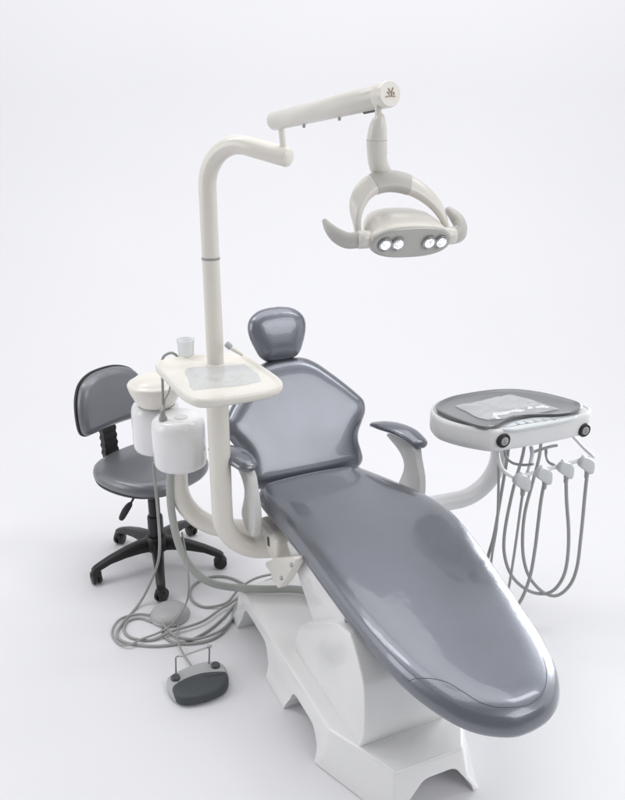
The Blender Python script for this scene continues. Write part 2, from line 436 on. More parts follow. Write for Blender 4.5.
# --- armrests
def armrest(post, b0, b1, pad, padr, zoff=0):
    pl = even(smooth2(post, 6), 70)
    bm = extrude(pl, lambda p: (p[0], b0, p[1]), lambda p: (p[0], b1, p[1]), .007, 3)
    a = part('armrest', bm, 'armgrey', chair, ang=40)
    P = catmull(pad, 7); n = len(P); rr = catmull([(q, 0, 0) for q in padr], 7)
    bm = tube(P, [q.x for q in rr], 20, sec=(.50, 1.0), up=(0, 0, 1), round_end=.8)
    part('armrest_pad', bm, 'leather', a, ang=70)
armrest([(-.10, .612), (-.02, .590), (.022, .566), (.030, .535), (.012, .49), (-.01, .45), (-.02, .41), (.12, .41), (.137, .465), (.135, .537), (.108, .60), (.085, .640), (-.02, .640)],
        .322, .350, [(-.115, .283, .652), (-.07, .296, .662), (-.015, .318, .667), (.035, .337, .662), (.078, .350, .648)], [.019, .031, .037, .039, .034])
armrest([(-.10, .620), (-.02, .62), (.025, .59), (.028, .555), (.008, .51), (-.006, .475), (.012, .45), (.04, .436), (.088, .436), (.110, .46), (.120, .53), (.098, .61), (.07, .655), (-.01, .655)],
        -.264, -.238, [(-.11, -.315, .672), (-.06, -.302, .684), (-.01, -.290, .692), (.035, -.278, .692), (.082, -.268, .686)], [.020, .034, .041, .043, .036])

# ------------------------------------------------------------------ lamp on its pole
PX_, PY_ = -.287, 2.25
lamp = thing('dental_lamp', 'ivory operating lamp with four lit bulbs on a jointed arm and tall pole', 'lamp', (PX_, PY_, .36))
bm = tube(fillet([(-.095, 2.265, .372), (PX_, PY_, .372), (PX_, PY_, .985)], .125, 16), .0335, 28)
part('lower_pole', bm, 'cream', lamp)
end = Vector((-.064, 2.11, 1.602))
bm = tube(fillet([(PX_, PY_, .985), (PX_, PY_, 1.652), tuple(end)], .115, 18), .0252, 28, round_end=.5)
pole = part('upper_pole', bm, 'cream', lamp)
bm = lathe([(.0255, -.0035), (.0262, -.003), (.0262, .003), (.0255, .0035)], (PX_, PY_, [(-0.289, 2.25, 1.319)][0][2]), 28)
part('joint_ring', bm, 'cable', pole)
bm = lathe([(.033, -.02), (.0352, -.016), (.0352, .010), (.03, .018), (.0255, .024)], (PX_, PY_, .985), 32)
part('pole_collar', bm, 'cream', lamp)
# spring arm
A = Vector((-.093, 2.10, 1.689)); B = Vector((.150, 1.652, 1.7515)); ax = (B - A).normalized()
sock = Vector((-.074, 2.115, 1.625))
bm = tube([sock - Vector((0, 0, .02)), sock, Vector((-.078, 2.095, 1.682))], .0085, 16)
part('arm_pivot', bm, 'cream', lamp)
bm = tube([A, A.lerp(B, .5), B - ax * .034], [.0225, .0235, .0242], 32, round_end=.35)
arm = part('spring_arm', bm, 'lampcream', lamp)
bm = lathe([(.0240, -.034), (.0252, -.033), (.0252, -.004), (.0232, 0), (0, .0)], B, 36, axis=tuple(ax))
cap = part('arm_end_cap', bm, 'cream', arm)
# worn brown emblem on the end cap: drawn in the cap's own plane
eu = Vector((0, 0, 1)); eu = (eu - ax * eu.dot(ax)).normalized(); ew = eu.cross(ax)
if ew.x < 0: ew = -ew
def em(p): return B + ax * .0008 + ew * p[0] + eu * p[1]
bm = bmesh.new()
for st in ([(-.004, .010), (-.001, .004), (.003, .001), (.003, -.004)], [(.007, .011), (.004, .006), (.003, .001)], [(-.011, -.006), (-.002, -.0045), (.011, -.005)], [(-.007, .003), (-.004, .001), (-.002, -.002)], [(.007, .003), (.009, .0), (.008, -.002)]):
    tube([em(p) for p in st], .0011, 6, bm=bm)
part('emblem', bm, 'brown', arm)
down = Vector((0, 0, -1))
for t in (.30, .62):
    q = A.lerp(B, t) + down * .0225; bm = lathe([(.004, 0), (.004, .006), (.002, .008), (0, .008)], q, 10, axis=(0, 0, -1))
    part('screw', bm, 'steel', arm)
q = A.lerp(B, .86) + down * .0238
bm = tube([q - ax * .022, q + ax * .022], .004, 8); part('arm_slot', bm, 'slot', arm)
# neck
nk = [(0.128, 1.665, 1.74), (0.129, 1.665, 1.716), (0.131, 1.665, 1.707), (0.129, 1.667, 1.69), (0.128, 1.672, 1.665), (0.13, 1.682, 1.642), (0.133, 1.695, 1.622), (0.143, 1.715, 1.6), (0.157, 1.735, 1.576)]
bm = tube(catmull(nk, 5), [q.x for q in catmull([(v, 0, 0) for v in (.0062, .0068, .012, .0175, .0205, .0205, .020, .0205, .021)], 5)], 24)
neck = part('lamp_neck', bm, 'lampcream', lamp)
for i in (4, 5):
    c = Vector(nk[i]); bm = tube([c + Vector((0, 0, .0009)), c - Vector((0, 0, .0009))], .02085, 24)
    part('neck_joint', bm, 'lampgrey', neck)
# head frame: x to the picture's right, -y towards the light's aim, z up; tilted down
HF = Matrix.Translation((.1965, 1.66, 1.475)) @ Matrix.Rotation(R(19), 4, 'Z') @ Matrix.Rotation(R(22), 4, 'X') @ Matrix.Scale(1.05, 4, (1, 0, 0)) @ Matrix.Rotation(R(1.0), 4, 'Y')
def hv(p): return HF @ Vector(p)
def stadium(hw, hh, y, n=64, e=2.6, cx=0, cz=0, sag=0):
    o = []
    for k in range(n):
        t = 2 * PI * k / n; c, s = math.cos(t), math.sin(t)
        x = hw * math.copysign(abs(c) ** (2 / e), c); z = hh * math.copysign(abs(s) ** (2 / 2.3), s)
        o.append(hv((cx + x, y, cz + z - (sag * math.cos(x / hw * PI) if s < 0 else 0))))
    return o
bm = loft([stadium(.040, .012, .088), stadium(.062, .024, .080), stadium(.075, .032, .058), stadium(.083, .036, .028), stadium(.0865, .0365, -.004), stadium(.0872, .0368, -.014), stadium(.0855, .0352, -.017)])
head = part('lamp_head', bm, 'lampcream', lamp, ang=60)
bm = loft([stadium(.0850, .0348, -.0172), stadium(.0848, .0345, -.021), stadium(.080, .0305, -.0235), stadium(.074, .026, -.0222), stadium(.05, .014, -.0215), stadium(.01, .004, -.021)])
face = part('face_plate', bm, 'lampface', lamp, ang=60)
for x in (-.058, -.031, .036, .0625):
    bm = lathe([(.0125, 0), (.0148, .0005), (.0148, .0035), (.0128, .0048)], hv((x, -.0225, .0005)), 28, axis=tuple(HF.to_3x3() @ Vector((0, -1, 0))))
    r_ = part('bulb', bm, 'steel', face)
    r_.name = 'bulb'
    bm = lathe([(.0, -.002), (.0126, -.001), (.0126, .0035), (.008, .0062), (0, .0072)], hv((x, -.0225, .0005)), 28, axis=tuple(HF.to_3x3() @ Vector((0, -1, 0))))
    part('lens', bm, 'led', face)
# yoke: an arch over the head
def yoke_pts(n=40):
    return [(-.096 * math.cos(PI * k / (n - 1)) - .028 * math.sin(PI * k / (n - 1)), .024 + .058 * math.sin(PI * k / (n - 1)), -.004 + .088 * math.sin(PI * k / (n - 1)) ** .8) for k in range(n)]
yp = [hv(p) for p in yoke_pts()]
def flat(pts, sx, sy, side, n=20):
    N = len(pts); rings = []
    for i in range(N):
        t = (pts[min(i + 1, N - 1)] - pts[max(i - 1, 0)]).normalized()
        w = Vector(side); w = (w - t * w.dot(t)).normalized(); u = t.cross(w)
        rg = []
        for k in range(n):
            c, s = math.cos(2 * PI * k / n), math.sin(2 * PI * k / n)
            rg.append(pts[i] + u * sx[i] * math.copysign(abs(c) ** .6, c) + w * sy[i] * math.copysign(abs(s) ** .6, s))
        rings.append(rg)
    return loft(rings)
side = HF.to_3x3() @ Vector((0, .86, .5))
N = len(yp)
sx = [.0065 + .0060 * math.sin(PI * i / (N - 1)) for i in range(N)]; sy = [.013 + .009 * math.sin(PI * i / (N - 1)) for i in range(N)]
yk = part('yoke', flat(yp, sx, sy, side), 'lampcream', lamp, ang=50)
i0, i1 = 15, 26
part('yoke_centre', flat(yp[i0:i1], [v + .0008 for v in sx[i0:i1]], [v + .0008 for v in sy[i0:i1]], side), 'lampgrey', yk, ang=50)
# side handles
for sgn, pts, rad in ((-1, [(-.080, .004, -.004), (-.102, .004, -.004), (-.124, .008, -.006), (-.143, .018, .000), (-.155, .034, .008), (-.161, .052, .016)], (.017, .0165, .0165, .015, .011, .005)),
                      (1, [(.080, .004, -.004), (.102, .004, -.004), (.120, .012, .0), (.126, .028, .008), (.122, .046, .016), (.112, .062, .023)], (.017, .0175, .0205, .022, .021, .014))):
    P = catmull([hv(p) for p in pts], 6); rr = [q.x for q in catmull([(v, 0, 0) for v in rad], 6)]
    bm = tube(P, rr, 18, sec=(1, .62), up=(0, 0, 1), round_end=.6)
    h = part('handle', bm, 'lampgrey', lamp, ang=60)
    c = hv((sgn * .092, .004, -.003)); d = HF.to_3x3() @ Vector((sgn, 0, 0))
    bm = tube([c - d * .012, c + d * .010], .0185, 22, round_end=.3)
    part('handle_joint', bm, 'lampcream', h, ang=50)

# ------------------------------------------------------------------ tray on the pole
tray = thing('pole_tray', 'ivory rounded tray table clamped to the lamp pole', 'tray', (PX_, PY_ - .05, .99))
tz = 1.012
to = [(x, y) for x, y, z in [(-0.4646, 2.2284, 1.012), (-0.4639, 2.2567, 1.012), (-0.4228, 2.2954, 1.012), (-0.3279, 2.3302, 1.012), (-0.2342, 2.3403, 1.012), (-0.1949, 2.3052, 1.012), (-0.1281, 2.1827, 1.012), (-0.0847, 2.0961, 1.012), (-0.0791, 2.055, 1.012), (-0.0952, 2.0153, 1.012), (-0.1442, 1.9846, 1.012), (-0.19, 1.962, 1.012), (-0.2775, 1.929, 1.012), (-0.3126, 1.9399, 1.012), (-0.3518, 1.9922, 1.012), (-0.4097, 2.1129, 1.012)]]
to = even(smooth2(to, 6), 110)
def relax(p, k=6):
    for _ in range(k): p = [tuple((p[i - 1][c] + 2 * p[i][c] + p[(i + 1) % len(p)][c]) / 4 for c in (0, 1)) for i in range(len(p))]
    return p
def shrink(p, k):
    cx = sum(q[0] for q in p) / len(p); cy = sum(q[1] for q in p) / len(p); return [(cx + (x - cx) * k, cy + (y - cy) * k) for x, y in p]
to = relax(to, 8)
def ring(poly, d, z): return [V(x, y, z) for x, y in inset(poly, d)]
bm = loft([ring(to, .014, tz - .026), ring(to, .010, tz - .026), ring(to, .002, tz - .020), ring(to, 0, tz - .012), ring(to, .0005, tz - .004), ring(to, .004, tz), ring(to, .009, tz - .001), ring(to, .013, tz - .007), ring(to, .018, tz - .0095), ring(shrink(inset(to, .018), .7), 0, tz - .010), ring(shrink(inset(to, .018), .2), 0, tz - .010)])
part('tray_top', bm, 'cream', tray, ang=60)
bm = lathe([(.036, -.06), (.0385, -.056), (.0385, -.022), (.036, -.02)], (PX_, PY_, tz - .006), 30)
box(PX_ - .03, PX_ + .03, PY_ - .14, PY_ - .02, tz - .055, tz - .027, .004, bm=bm)
part('clamp', bm, 'cream', tray)
kn = [(-0.242, 2.22, 1.07), (-0.231, 2.22, 1.061), (-0.202, 2.22, 1.042)]
bm = tube(kn, [.008, .007, .005], 12)
part('clamp_lever', bm, 'cream', tray)
bm = tube([V(kn[0]) + V(-.006, 0, .006), V(kn[0]) + V(.004, 0, -.004)], .0095, 14, round_end=.4)
part('lever_knob', bm, 'pedal', tray)

# clear film packet lying on that tray
def packet(corners, z0, nx=26, ny=18, amp=.004, seed=1, mound=0.0):
    from mathutils import noise
    rnd = random.Random(seed); c = [V(p) for p in corners]
    ph = [(rnd.uniform(0, 6), rnd.uniform(6, 22), rnd.uniform(6, 22), rnd.uniform(.3, 1)) for _ in range(7)]
    bm = bmesh.new(); top = []; bot = []
    for j in range(ny + 1):
        rt = []; rb = []
        for i in range(nx + 1):
            s, t = i / nx, j / ny
            p = (c[0] * (1 - s) + c[1] * s) * (1 - t) + (c[3] * (1 - s) + c[2] * s) * t
            e = min(1, 6 * min(s, 1 - s, t, 1 - t))
            vd = noise.voronoi(Vector((s * 3.0 + seed, t * 2.6, seed * .37)))[0]; v2 = noise.voronoi(Vector((s * 7 + seed, t * 6, seed * .7)))[0]
            h = min(1, vd[0] * 1.1) + .22 * min(1, v2[0])
            k = 1 + .02 * math.sin(7 * s + 3) * (1 - e)
            cs, ct = 2 * s - 1, 2 * t - 1; cr = max(0, abs(cs) + abs(ct) - 1.55) * .16; p = p.lerp((c[0] + c[1] + c[2] + c[3]) / 4, cr)
            p = p + (c[1] - c[0]) * .012 * math.sin(9 * t + seed) * abs(cs) + (c[3] - c[0]) * .015 * math.sin(8 * s + seed) * abs(ct)
            p = p + V(0, 0, z0 + .0012 + amp * h * e + mound * math.exp(-((s - .5) ** 2 + (t - .45) ** 2) * 14))
            rt.append(bm.verts.new(p)); rb.append(bm.verts.new(V(p.x, p.y, z0 + .0004)))
        top.append(rt); bot.append(rb)
    for j in range(ny):
        for i in range(nx):
            bm.faces.new((top[j][i], top[j][i + 1], top[j + 1][i + 1], top[j + 1][i]))
            bm.faces.new((bot[j][i], bot[j + 1][i], bot[j + 1][i + 1], bot[j][i + 1]))
    for i in range(nx):
        bm.faces.new((top[0][i], bot[0][i], bot[0][i + 1], top[0][i + 1])); bm.faces.new((top[ny][i], top[ny][i + 1], bot[ny][i + 1], bot[ny][i]))
    for j in range(ny):
        bm.faces.new((top[j][0], top[j + 1][0], bot[j + 1][0], bot[j][0])); bm.faces.new((top[j][nx], bot[j][nx], bot[j + 1][nx], top[j + 1][nx]))
    return bm
pc = [(x, y, 0) for x, y, z in [(-0.3757, 2.2185, 1.003), (-0.1973, 2.2556, 1.003), (-0.1321, 2.0965, 1.003), (-0.325, 2.0242, 1.003)]]
bm = packet(pc, tz - .0098, amp=.007, seed=3)
single('film_sheet', bm, 'sheet', 'clear plastic film sheet lying flat on the ivory pole tray', 'plastic sheet', (pc[0][0], pc[0][1], tz - .0098), ang=60)
# cup standing on the rear corner of the tray
cc = [(-0.3838, 2.3234, 1.003)][0]
bm = lathe([(.0, .001), (.021, 0), (.0225, .002), (.0255, .045), (.0268, .0535), (.0285, .056), (.0268, .057), (.0242, .045), (.021, .004), (0, .003)], (cc[0], cc[1], tz - .0095), 32)
single('plastic_cup', bm, 'cup', 'frosted plastic cup standing at the rear corner of the pole tray', 'cup', (cc[0], cc[1], tz - .0095), ang=50)

# ------------------------------------------------------------------ spittoon
sp = thing('spittoon', 'white spittoon unit with ivory bowl and two lobed water housing on a bent tube', 'spittoon', (-.45, 2.42, .36))
c1 = Vector((-.431, 2.37, 0)); c2 = Vector((-.528, 2.50, 0))
def lobe(n=96, d=0):
    pts = []
    r1, r2 = .0865 - d, .082 - d
    ang = math.atan2(c2.y - c1.y, c2.x - c1.x)
    for k in range(n):
        a = ang + 2 * PI * k / n; u = V(math.cos(a), math.sin(a), 0)
        # polar outline around the waist between the two lobes
        mid = c1.lerp(c2, .5); best = 0
        for c, r in ((c1, r1), (c2, r2)):
            w = mid - c; b_ = u.dot(w); q = b_ * b_ - (w.dot(w) - r * r)
            if q > 0: best = max(best, -b_ + math.sqrt(q))
        p = mid + u * best; pts.append((p.x, p.y))
    for _ in range(2): pts = [tuple((pts[i - 1][k] + 2 * pts[i][k] + pts[(i + 1) % n][k]) / 4 for k in (0, 1)) for i in range(n)]
    return pts
lb = lobe()
zb, zt = .618, .792
bm = loft([ring(lb, .016, zb), ring(lb, .012, zb + .001), ring(lb, .004, zb + .006), ring(lb, .0, zb + .018), ring(lb, 0, zt - .035), ring(lb, .003, zt - .018), ring(lb, .012, zt - .005), ring(lb, .022, zt), ring(lb, .026, zt + .0003)])
hs = part('housing', bm, 'white', sp, ang=50)
bm = lathe([(.020, -.001), (.0215, .002), (.019, .003), (.017, .0012), (.0, .001)], (-.418, 2.355, zt), 28)
part('filler_ring', bm, 'armgrey', hs)
zc_ = zt + .004
bm = lathe([(.052, -.004), (.058, 0), (.072, .022), (.0855, .050), (.0900, .066), (.0905, .073), (.087, .078), (.079, .080), (.0755, .084), (.060, .096), (.035, .103), (0, .105)], (c2.x + .014, c2.y - .040, zc_), 48)
bowl = part('bowl', bm, 'cream', sp, ang=50)
bm = lathe([(.0500, -.0045), (.0602, -.0005), (.0602, .0015), (.05, .003)], (c2.x + .014, c2.y - .040, zc_), 40)
part('bowl_gasket', bm, 'cable', bowl)
fx, fy = [(-0.47, 2.33, 0.8)][0][:2]
fz = zt
bm = lathe([(.0, 0), (.0135, 0), (.0135, .008), (.009, .016), (.0085, .034), (.0045, .037), (0, .037)], (fx, fy, fz), 20)
fb = part('faucet_base', bm, 'cable', sp)
arc = [(-0.467, 2.33, 0.844), (-0.464, 2.33, 0.91), (-0.462, 2.33, 0.972), (-0.457, 2.33, 0.998), (-0.444, 2.33, 1.01), (-0.428, 2.33, 1.014), (-0.414, 2.33, 1.004), (-0.403, 2.33, 0.985)]
bm = tube(catmull(arc, 6), .0042, 12)
part('cup_filler', bm, 'cable', fb)
bm = tube(catmull([(-0.464, 2.325, 0.829), (-0.459, 2.325, 0.862), (-0.445, 2.325, 0.889), (-0.436, 2.325, 0.928)], 5), .0025, 10)
part('rinse_tube', bm, 'cable', fb)
bm = tube(fillet([(-.447, 2.39, .605), (-.449, 2.39, .388), (-.10, 2.33, .388)], .15, 18), .0325, 26)
part('support_tube', bm, 'cream', sp)
# ribbed drain hose going down to the floor and on to the chair base
dh = [(-0.462, 2.36, 0.611), (-0.47, 2.36, 0.531), (-0.469, 2.36, 0.438), (-0.451, 2.35, 0.328), (-0.413, 2.34, 0.248), (-0.36, 2.33, 0.199)] + [(-0.2851, 2.3523, 0.16), (-0.1738, 2.3403, 0.16), (-0.0706, 2.3403, 0.16), (-0.0086, 2.3225, 0.16), (0.032, 2.2761, 0.16)]
P = resample(catmull(dh, 12), 110)
bm = tube(P, [.0128 + (.0005 if i % 2 else 0) for i in range(len(P))], 16)
part('drain_hose', bm, 'hose', sp, ang=80)

# ------------------------------------------------------------------ instrument unit
iu = thing('instrument_unit', 'white dental instrument console on a curved arm with four hanging grey hoses', 'instrument console', (.22, .52, .745), CH)
bo2 = [(x, y) for x, y, z in [(0.165, 0.34, 0.823), (0.213, 0.3, 0.823), (0.272, 0.286, 0.823), (0.316, 0.297, 0.823), (0.361, 0.321, 0.823), (0.402, 0.353, 0.823), (0.426, 0.379, 0.823), (0.436, 0.411, 0.823), (0.44, 0.462, 0.823), (0.444, 0.522, 0.823), (0.447, 0.615, 0.823), (0.445, 0.679, 0.823), (0.441, 0.73, 0.823), (0.417, 0.768, 0.823), (0.388, 0.778, 0.823), (0.336, 0.771, 0.823), (0.258, 0.735, 0.823), (0.178, 0.675, 0.823), (0.14, 0.58, 0.823), (0.128, 0.448, 0.823), (0.141, 0.386, 0.823)]]
bo2 = even(smooth2(bo2, 6), 150)
zr = .823
def brim(x, y):      # the front bulges and the rim dips towards the front
    return 0
def rg(d, z, p=bo2): return [V(x, y, z) for x, y in inset(p, d)]
bm = loft([rg(.030, zr - .079), rg(.022, zr - .078), rg(.008, zr - .073), rg(.002, zr - .064), rg(0, zr - .05), rg(.0, zr - .012), rg(.002, zr - .004), rg(.006, zr), rg(.010, zr - .0005), rg(.012, zr - .005), rg(.015, zr - .0055)])
part('console_body', bm, 'unit', iu, ang=50)
# grey instrument dish with a wavy front edge
do = [(0.199, 0.334, 0.836), (0.234, 0.306, 0.836), (0.295, 0.31, 0.836), (0.362, 0.33, 0.836), (0.415, 0.357, 0.836), (0.421, 0.395, 0.836), (0.396, 0.454, 0.836), (0.386, 0.511, 0.836), (0.405, 0.572, 0.836), (0.427, 0.63, 0.836), (0.43, 0.687, 0.836), (0.415, 0.727, 0.836), (0.377, 0.749, 0.836), (0.316, 0.733, 0.836), (0.249, 0.699, 0.836), (0.192, 0.642, 0.836), (0.165, 0.561, 0.836), (0.16, 0.446, 0.836), (0.172, 0.383, 0.836)]
do = even(smooth2([(x, y) for x, y, z in do], 6), 130)
zd = .836
bm = loft([rg(.02, zr - .004, do), rg(.006, zr - .003, do), rg(.006, zd - .009, do), rg(.001, zd - .006, do), rg(0, zd - .002, do), rg(.003, zd, do), rg(.007, zd - .0015, do), rg(.012, zd - .006, do), rg(.016, zd - .0075, do)])
part('instrument_dish', bm, 'mat', iu, ang=50)
po = [(0.426, 0.407, 0.825), (0.413, 0.435, 0.825), (0.397, 0.485, 0.825), (0.399, 0.559, 0.825), (0.423, 0.62, 0.825), (0.432, 0.682, 0.825), (0.451, 0.673, 0.825), (0.459, 0.612, 0.825), (0.456, 0.531, 0.825), (0.45, 0.443, 0.825)]
po = even(smooth2([(x, y) for x, y, z in po], 6), 70)
bm = loft([rg(.0, zr - .007, po), rg(.0, zr - .0005, po), rg(.002, zr + .0012, po), rg(.01, zr + .0015, po)])
pn = part('control_panel', bm, 'panel', iu, ang=50)
pm = [(0.423, 0.476, 0.825), (0.426, 0.506, 0.825), (0.43, 0.537, 0.825), (0.435, 0.567, 0.825), (0.44, 0.598, 0.825)]
for x, y, z in pm:
    bm = lathe([(0, 0), (.0055, 0), (.0055, .0009), (.0, .0011)], (x, y, zr + .0013), 18)
    lathe([(.0, 0), (.0022, 0), (.0022, .0016), (0, .0018)], (x - .011, y, zr + .0013), 10, bm=bm)
    part('panel_button', bm, 'mark', pn)
# two round knobs on the front
for kp in [(0.43, 0.415, 0.787), (0.43, 0.72, 0.77)]:
    fa_ = max(x for x, y in bo2 if abs(y - kp[1]) < .02); c = V(fa_ - .008, kp[1], kp[2])
    bm = lathe([(0, 0), (.0215, 0), (.0225, .004), (.0225, .011), (.0195, .0145), (.0165, .0145), (.0155, .012), (0, .012)], c, 32, axis=(1, 0, 0))
    kb = part('knob', bm, 'black', iu, ang=40)
    bm = lathe([(0, 0), (.0135, 0), (.0135, .0155), (.0115, .017), (0, .0172)], c, 28, axis=(1, 0, 0))
    box(fa_ + .0065, fa_ + .0105, kp[1] - .0012, kp[1] + .0012, kp[2] - .009, kp[2] + .009, .0005, bm=bm)
    part('knob_cap', bm, 'cable', kb, ang=40)
# holder rail
rail = [(0.36, 0.459, 0.712), (0.38, 0.447, 0.703), (0.42, 0.429, 0.689), (0.44, 0.442, 0.672), (0.44, 0.478, 0.656), (0.44, 0.565, 0.657), (0.44, 0.663, 0.66), (0.44, 0.76, 0.666)]
bm = tube(catmull(rail, 7), .0062, 14, round_end=.6)
tube(catmull([(0.33, 0.763, 0.715), (0.37, 0.768, 0.696), (0.41, 0.763, 0.686), (0.44, 0.767, 0.675), (0.443, 0.776, 0.666)], 5), .0055, 12, bm=bm, round_end=.6)
part('holder_rail', bm, 'unit', iu)
# holders: leaf shaped grey clips
hp = [(0.45, 0.486, 0.646), (0.45, 0.569, 0.652), (0.45, 0.654, 0.655), (0.45, 0.738, 0.655)]
hpl = []
for (a, b, z) in hp:
    pl_ = [(-.026, .010), (-.014, .021), (.004, .018), (.022, .004), (.027, -.010), (.026, -.030), (.016, -.034), (.002, -.024), (-.014, -.012), (-.025, -.002)]
    pl_ = even(smooth2([(1.16 * x, 1.16 * y) for x, y in pl_], 6), 60)
    bm = extrude(pl_, lambda p: (a - .008, b + p[0], z + p[1]), lambda p: (a + .014, b + p[0], z + p[1]), .006, 3)
    hd = part('holder', bm, 'clip', iu, ang=45)
    pl2 = even(smooth2([(-.004, .012), (.010, .010), (.022, -.004), (.023, -.028), (.014, -.032), (.002, -.016)], 6), 50)
    bm = extrude(pl2, lambda p: (a - .030, b + .013 + p[0], z + p[1]), lambda p: (a - .014, b + .013 + p[0], z + p[1]), .005, 3)
    part('holder_clip', bm, 'clip', hd, ang=45)
    bm = lathe([(.0, 0), (.0085, 0), (.0092, -.004), (.0085, -.014), (.0075, -.016), (.0072, -.030), (.006, -.033), (0, -.033)], (a + .002, b + .010, z - .020), 18)
    part('hose_collar', bm, 'cable', hd, ang=45)
    hpl.append((a, b, z))
# hoses
def hose(pts, r=.0052, taper=None):
    P = resample(catmull(pts, 10), 90)
    bm = tube(P, r, 12); part('hose', bm, 'dcable', iu, ang=80)
fa, ba = .45, .26
hose([(0.45, 0.751, 0.628), (0.45, 0.754, 0.538), (0.45, 0.758, 0.464), (0.44, 0.772, 0.361), (0.43, 0.783, 0.247), (0.42, 0.772, 0.172), (0.4, 0.739, 0.126), (0.37, 0.702, 0.132), (0.34, 0.664, 0.182), (0.31, 0.655, 0.239), (0.29, 0.656, 0.316), (0.27, 0.672, 0.404), (0.25, 0.707, 0.491), (0.23, 0.743, 0.578), (0.22, 0.753, 0.633)], .0058)
hose([(0.45, 0.663, 0.632), (0.45, 0.679, 0.536), (0.45, 0.704, 0.42), (0.44, 0.725, 0.315), (0.42, 0.739, 0.221), (0.4, 0.726, 0.156), (0.37, 0.703, 0.124), (0.34, 0.657, 0.135), (0.31, 0.61, 0.186), (0.29, 0.585, 0.266), (0.27, 0.593, 0.352), (0.25, 0.627, 0.489), (0.23, 0.669, 0.593), (0.22, 0.683, 0.645)], .0058)
hose([(0.45, 0.58, 0.628), (0.45, 0.574, 0.559), (0.45, 0.573, 0.47), (0.45, 0.572, 0.378), (0.44, 0.573, 0.27), (0.42, 0.564, 0.171), (0.4, 0.54, 0.117), (0.36, 0.521, 0.113), (0.33, 0.496, 0.174), (0.3, 0.505, 0.265), (0.28, 0.54, 0.35), (0.26, 0.57, 0.487), (0.24, 0.597, 0.603), (0.23, 0.607, 0.66)], .0056)
hose([(0.45, 0.5, 0.62), (0.45, 0.496, 0.559), (0.44, 0.501, 0.446), (0.43, 0.505, 0.34), (0.42, 0.505, 0.227), (0.39, 0.506, 0.157), (0.36, 0.5, 0.159), (0.33, 0.5, 0.212), (0.31, 0.515, 0.295), (0.29, 0.54, 0.394), (0.27, 0.549, 0.515), (0.25, 0.554, 0.616), (0.24, 0.558, 0.673)], .0044)
# an air tip and short hose under the console
bm = tube(catmull([(0.33, 0.616, 0.685), (0.35, 0.606, 0.666), (0.4, 0.556, 0.645), (0.44, 0.518, 0.64)], 6), [.0065] * 13 + [.008] * 6, 14, round_end=.4)
part('syringe', bm, 'clip', iu, ang=60)
bm = tube(catmull([(0.34, 0.61, 0.669), (0.34, 0.649, 0.674), (0.34, 0.69, 0.677), (0.34, 0.714, 0.676)], 4), .005, 12)
part('under_pipe', bm, 'cable', iu)
bm = tube(catmull([(0.32, 0.687, 0.667), (0.34, 0.675, 0.645), (0.38, 0.652, 0.645), (0.42, 0.637, 0.655)], 5), .005, 12)
part('under_hose', bm, 'dcable', iu, ang=80)
bm = tube(catmull([(0.3, 0.531, 0.688), (0.32, 0.527, 0.662), (0.36, 0.524, 0.658), (0.4, 0.534, 0.667), (0.44, 0.535, 0.687)], 5), .0042, 12)
part('under_hose', bm, 'dcable', iu, ang=80)
# curved swing arm from the chair
bm = tube(fillet([(.13, .05, .452), (.165, .30, .452), (.19, .60, .455), (.20, .60, .75)], [0, .1, .16, 0], 18), .030, 26)
part('swing_arm', bm, 'unit', iu)

# crumpled instrument pouch on the dish
pc = [(x, y, 0) for x, y, z in [(0.227, 0.374, 0.836), (0.219, 0.609, 0.836), (0.394, 0.67, 0.836), (0.378, 0.395, 0.836)]]
bm = packet(pc, zd - .0066, 72, 56, .014, 11, .010)
single('instrument_pouch', bm, 'film', 'crumpled clear plastic pouch lying on the grey instrument dish', 'plastic pouch', (pc[0][0], pc[0][1], zd - .0066), CH, ang=24)

# ------------------------------------------------------------------ stool
SX, SY = -.613, 2.745
st = thing('office_stool', 'grey padded swivel stool with backrest on a black five star caster base', 'stool', (SX, SY, 0))
FW = V(.80, -.60, 0).normalized(); LT = V(0, 0, 1).cross(FW)
def sw(f, l, z): return V(SX, SY, z) + FW * f + LT * l
so = even(smooth2([(.195, 0), (.185, .10), (.13, .175), (.03, .205), (-.08, .195), (-.16, .14), (-.185, .05), (-.185, -.05), (-.16, -.14), (-.08, -.195), (.03, -.205), (.13, -.175), (.185, -.10)], 7), 96)
bm = cushion(so, (-.04, 0), (.04, 0), [(.03, -.056), (.010, -.052), (.001, -.040), (0, -.030), (.004, -.016), (.014, -.006), (.03, 0)], lambda x, y, h: sw(x, y, .462 + h - .012 * max(0, x / .19) ** 2), .006, 8)
part('seat', bm, 'stool_leather', st, ang=70)
bm = loft([[sw(x, y, z) for x, y in inset(so, d)] for d, z in ((.10, .382), (.03, .392), (.006, .406), (.003, .414), (.012, .420))])
part('seat_pan', bm, 'black', st, ang=50)
bt = R(8)
def sbm(x, y, h):     # x up, y across, h forward
    f = -.205 - x * math.sin(bt) + h * math.cos(bt) + .9 * y * y
    return sw(f, y, .555 + x * math.cos(bt) + h * math.sin(bt))
sbo = even(smooth2([(0, 0), (0, .10), (.006, .145), (.03, .166), (.09, .165), (.15, .150), (.195, .118), (.217, .065), (.222, 0), (.217, -.065), (.195, -.118), (.15, -.150), (.09, -.165), (.03, -.166), (.006, -.145), (0, -.10)], 7), 96)
bm = cushion(sbo, (.12, -.08), (.12, .08), [(.012, -.010), (.003, -.004), (0, .006), (.003, .02), (.012, .031), (.026, .037)], sbm, .006, 8)
sb = part('backrest', bm, 'stool_leather', st, ang=70)
bm = cushion(even(sbo, 80), (.12, -.08), (.12, .08), [(.008, .004), (-.004, .001), (-.005, -.008), (.002, -.018), (.02, -.024)], sbm, -.004, 6)
part('backrest_shell', bm, 'black', sb, ang=60)
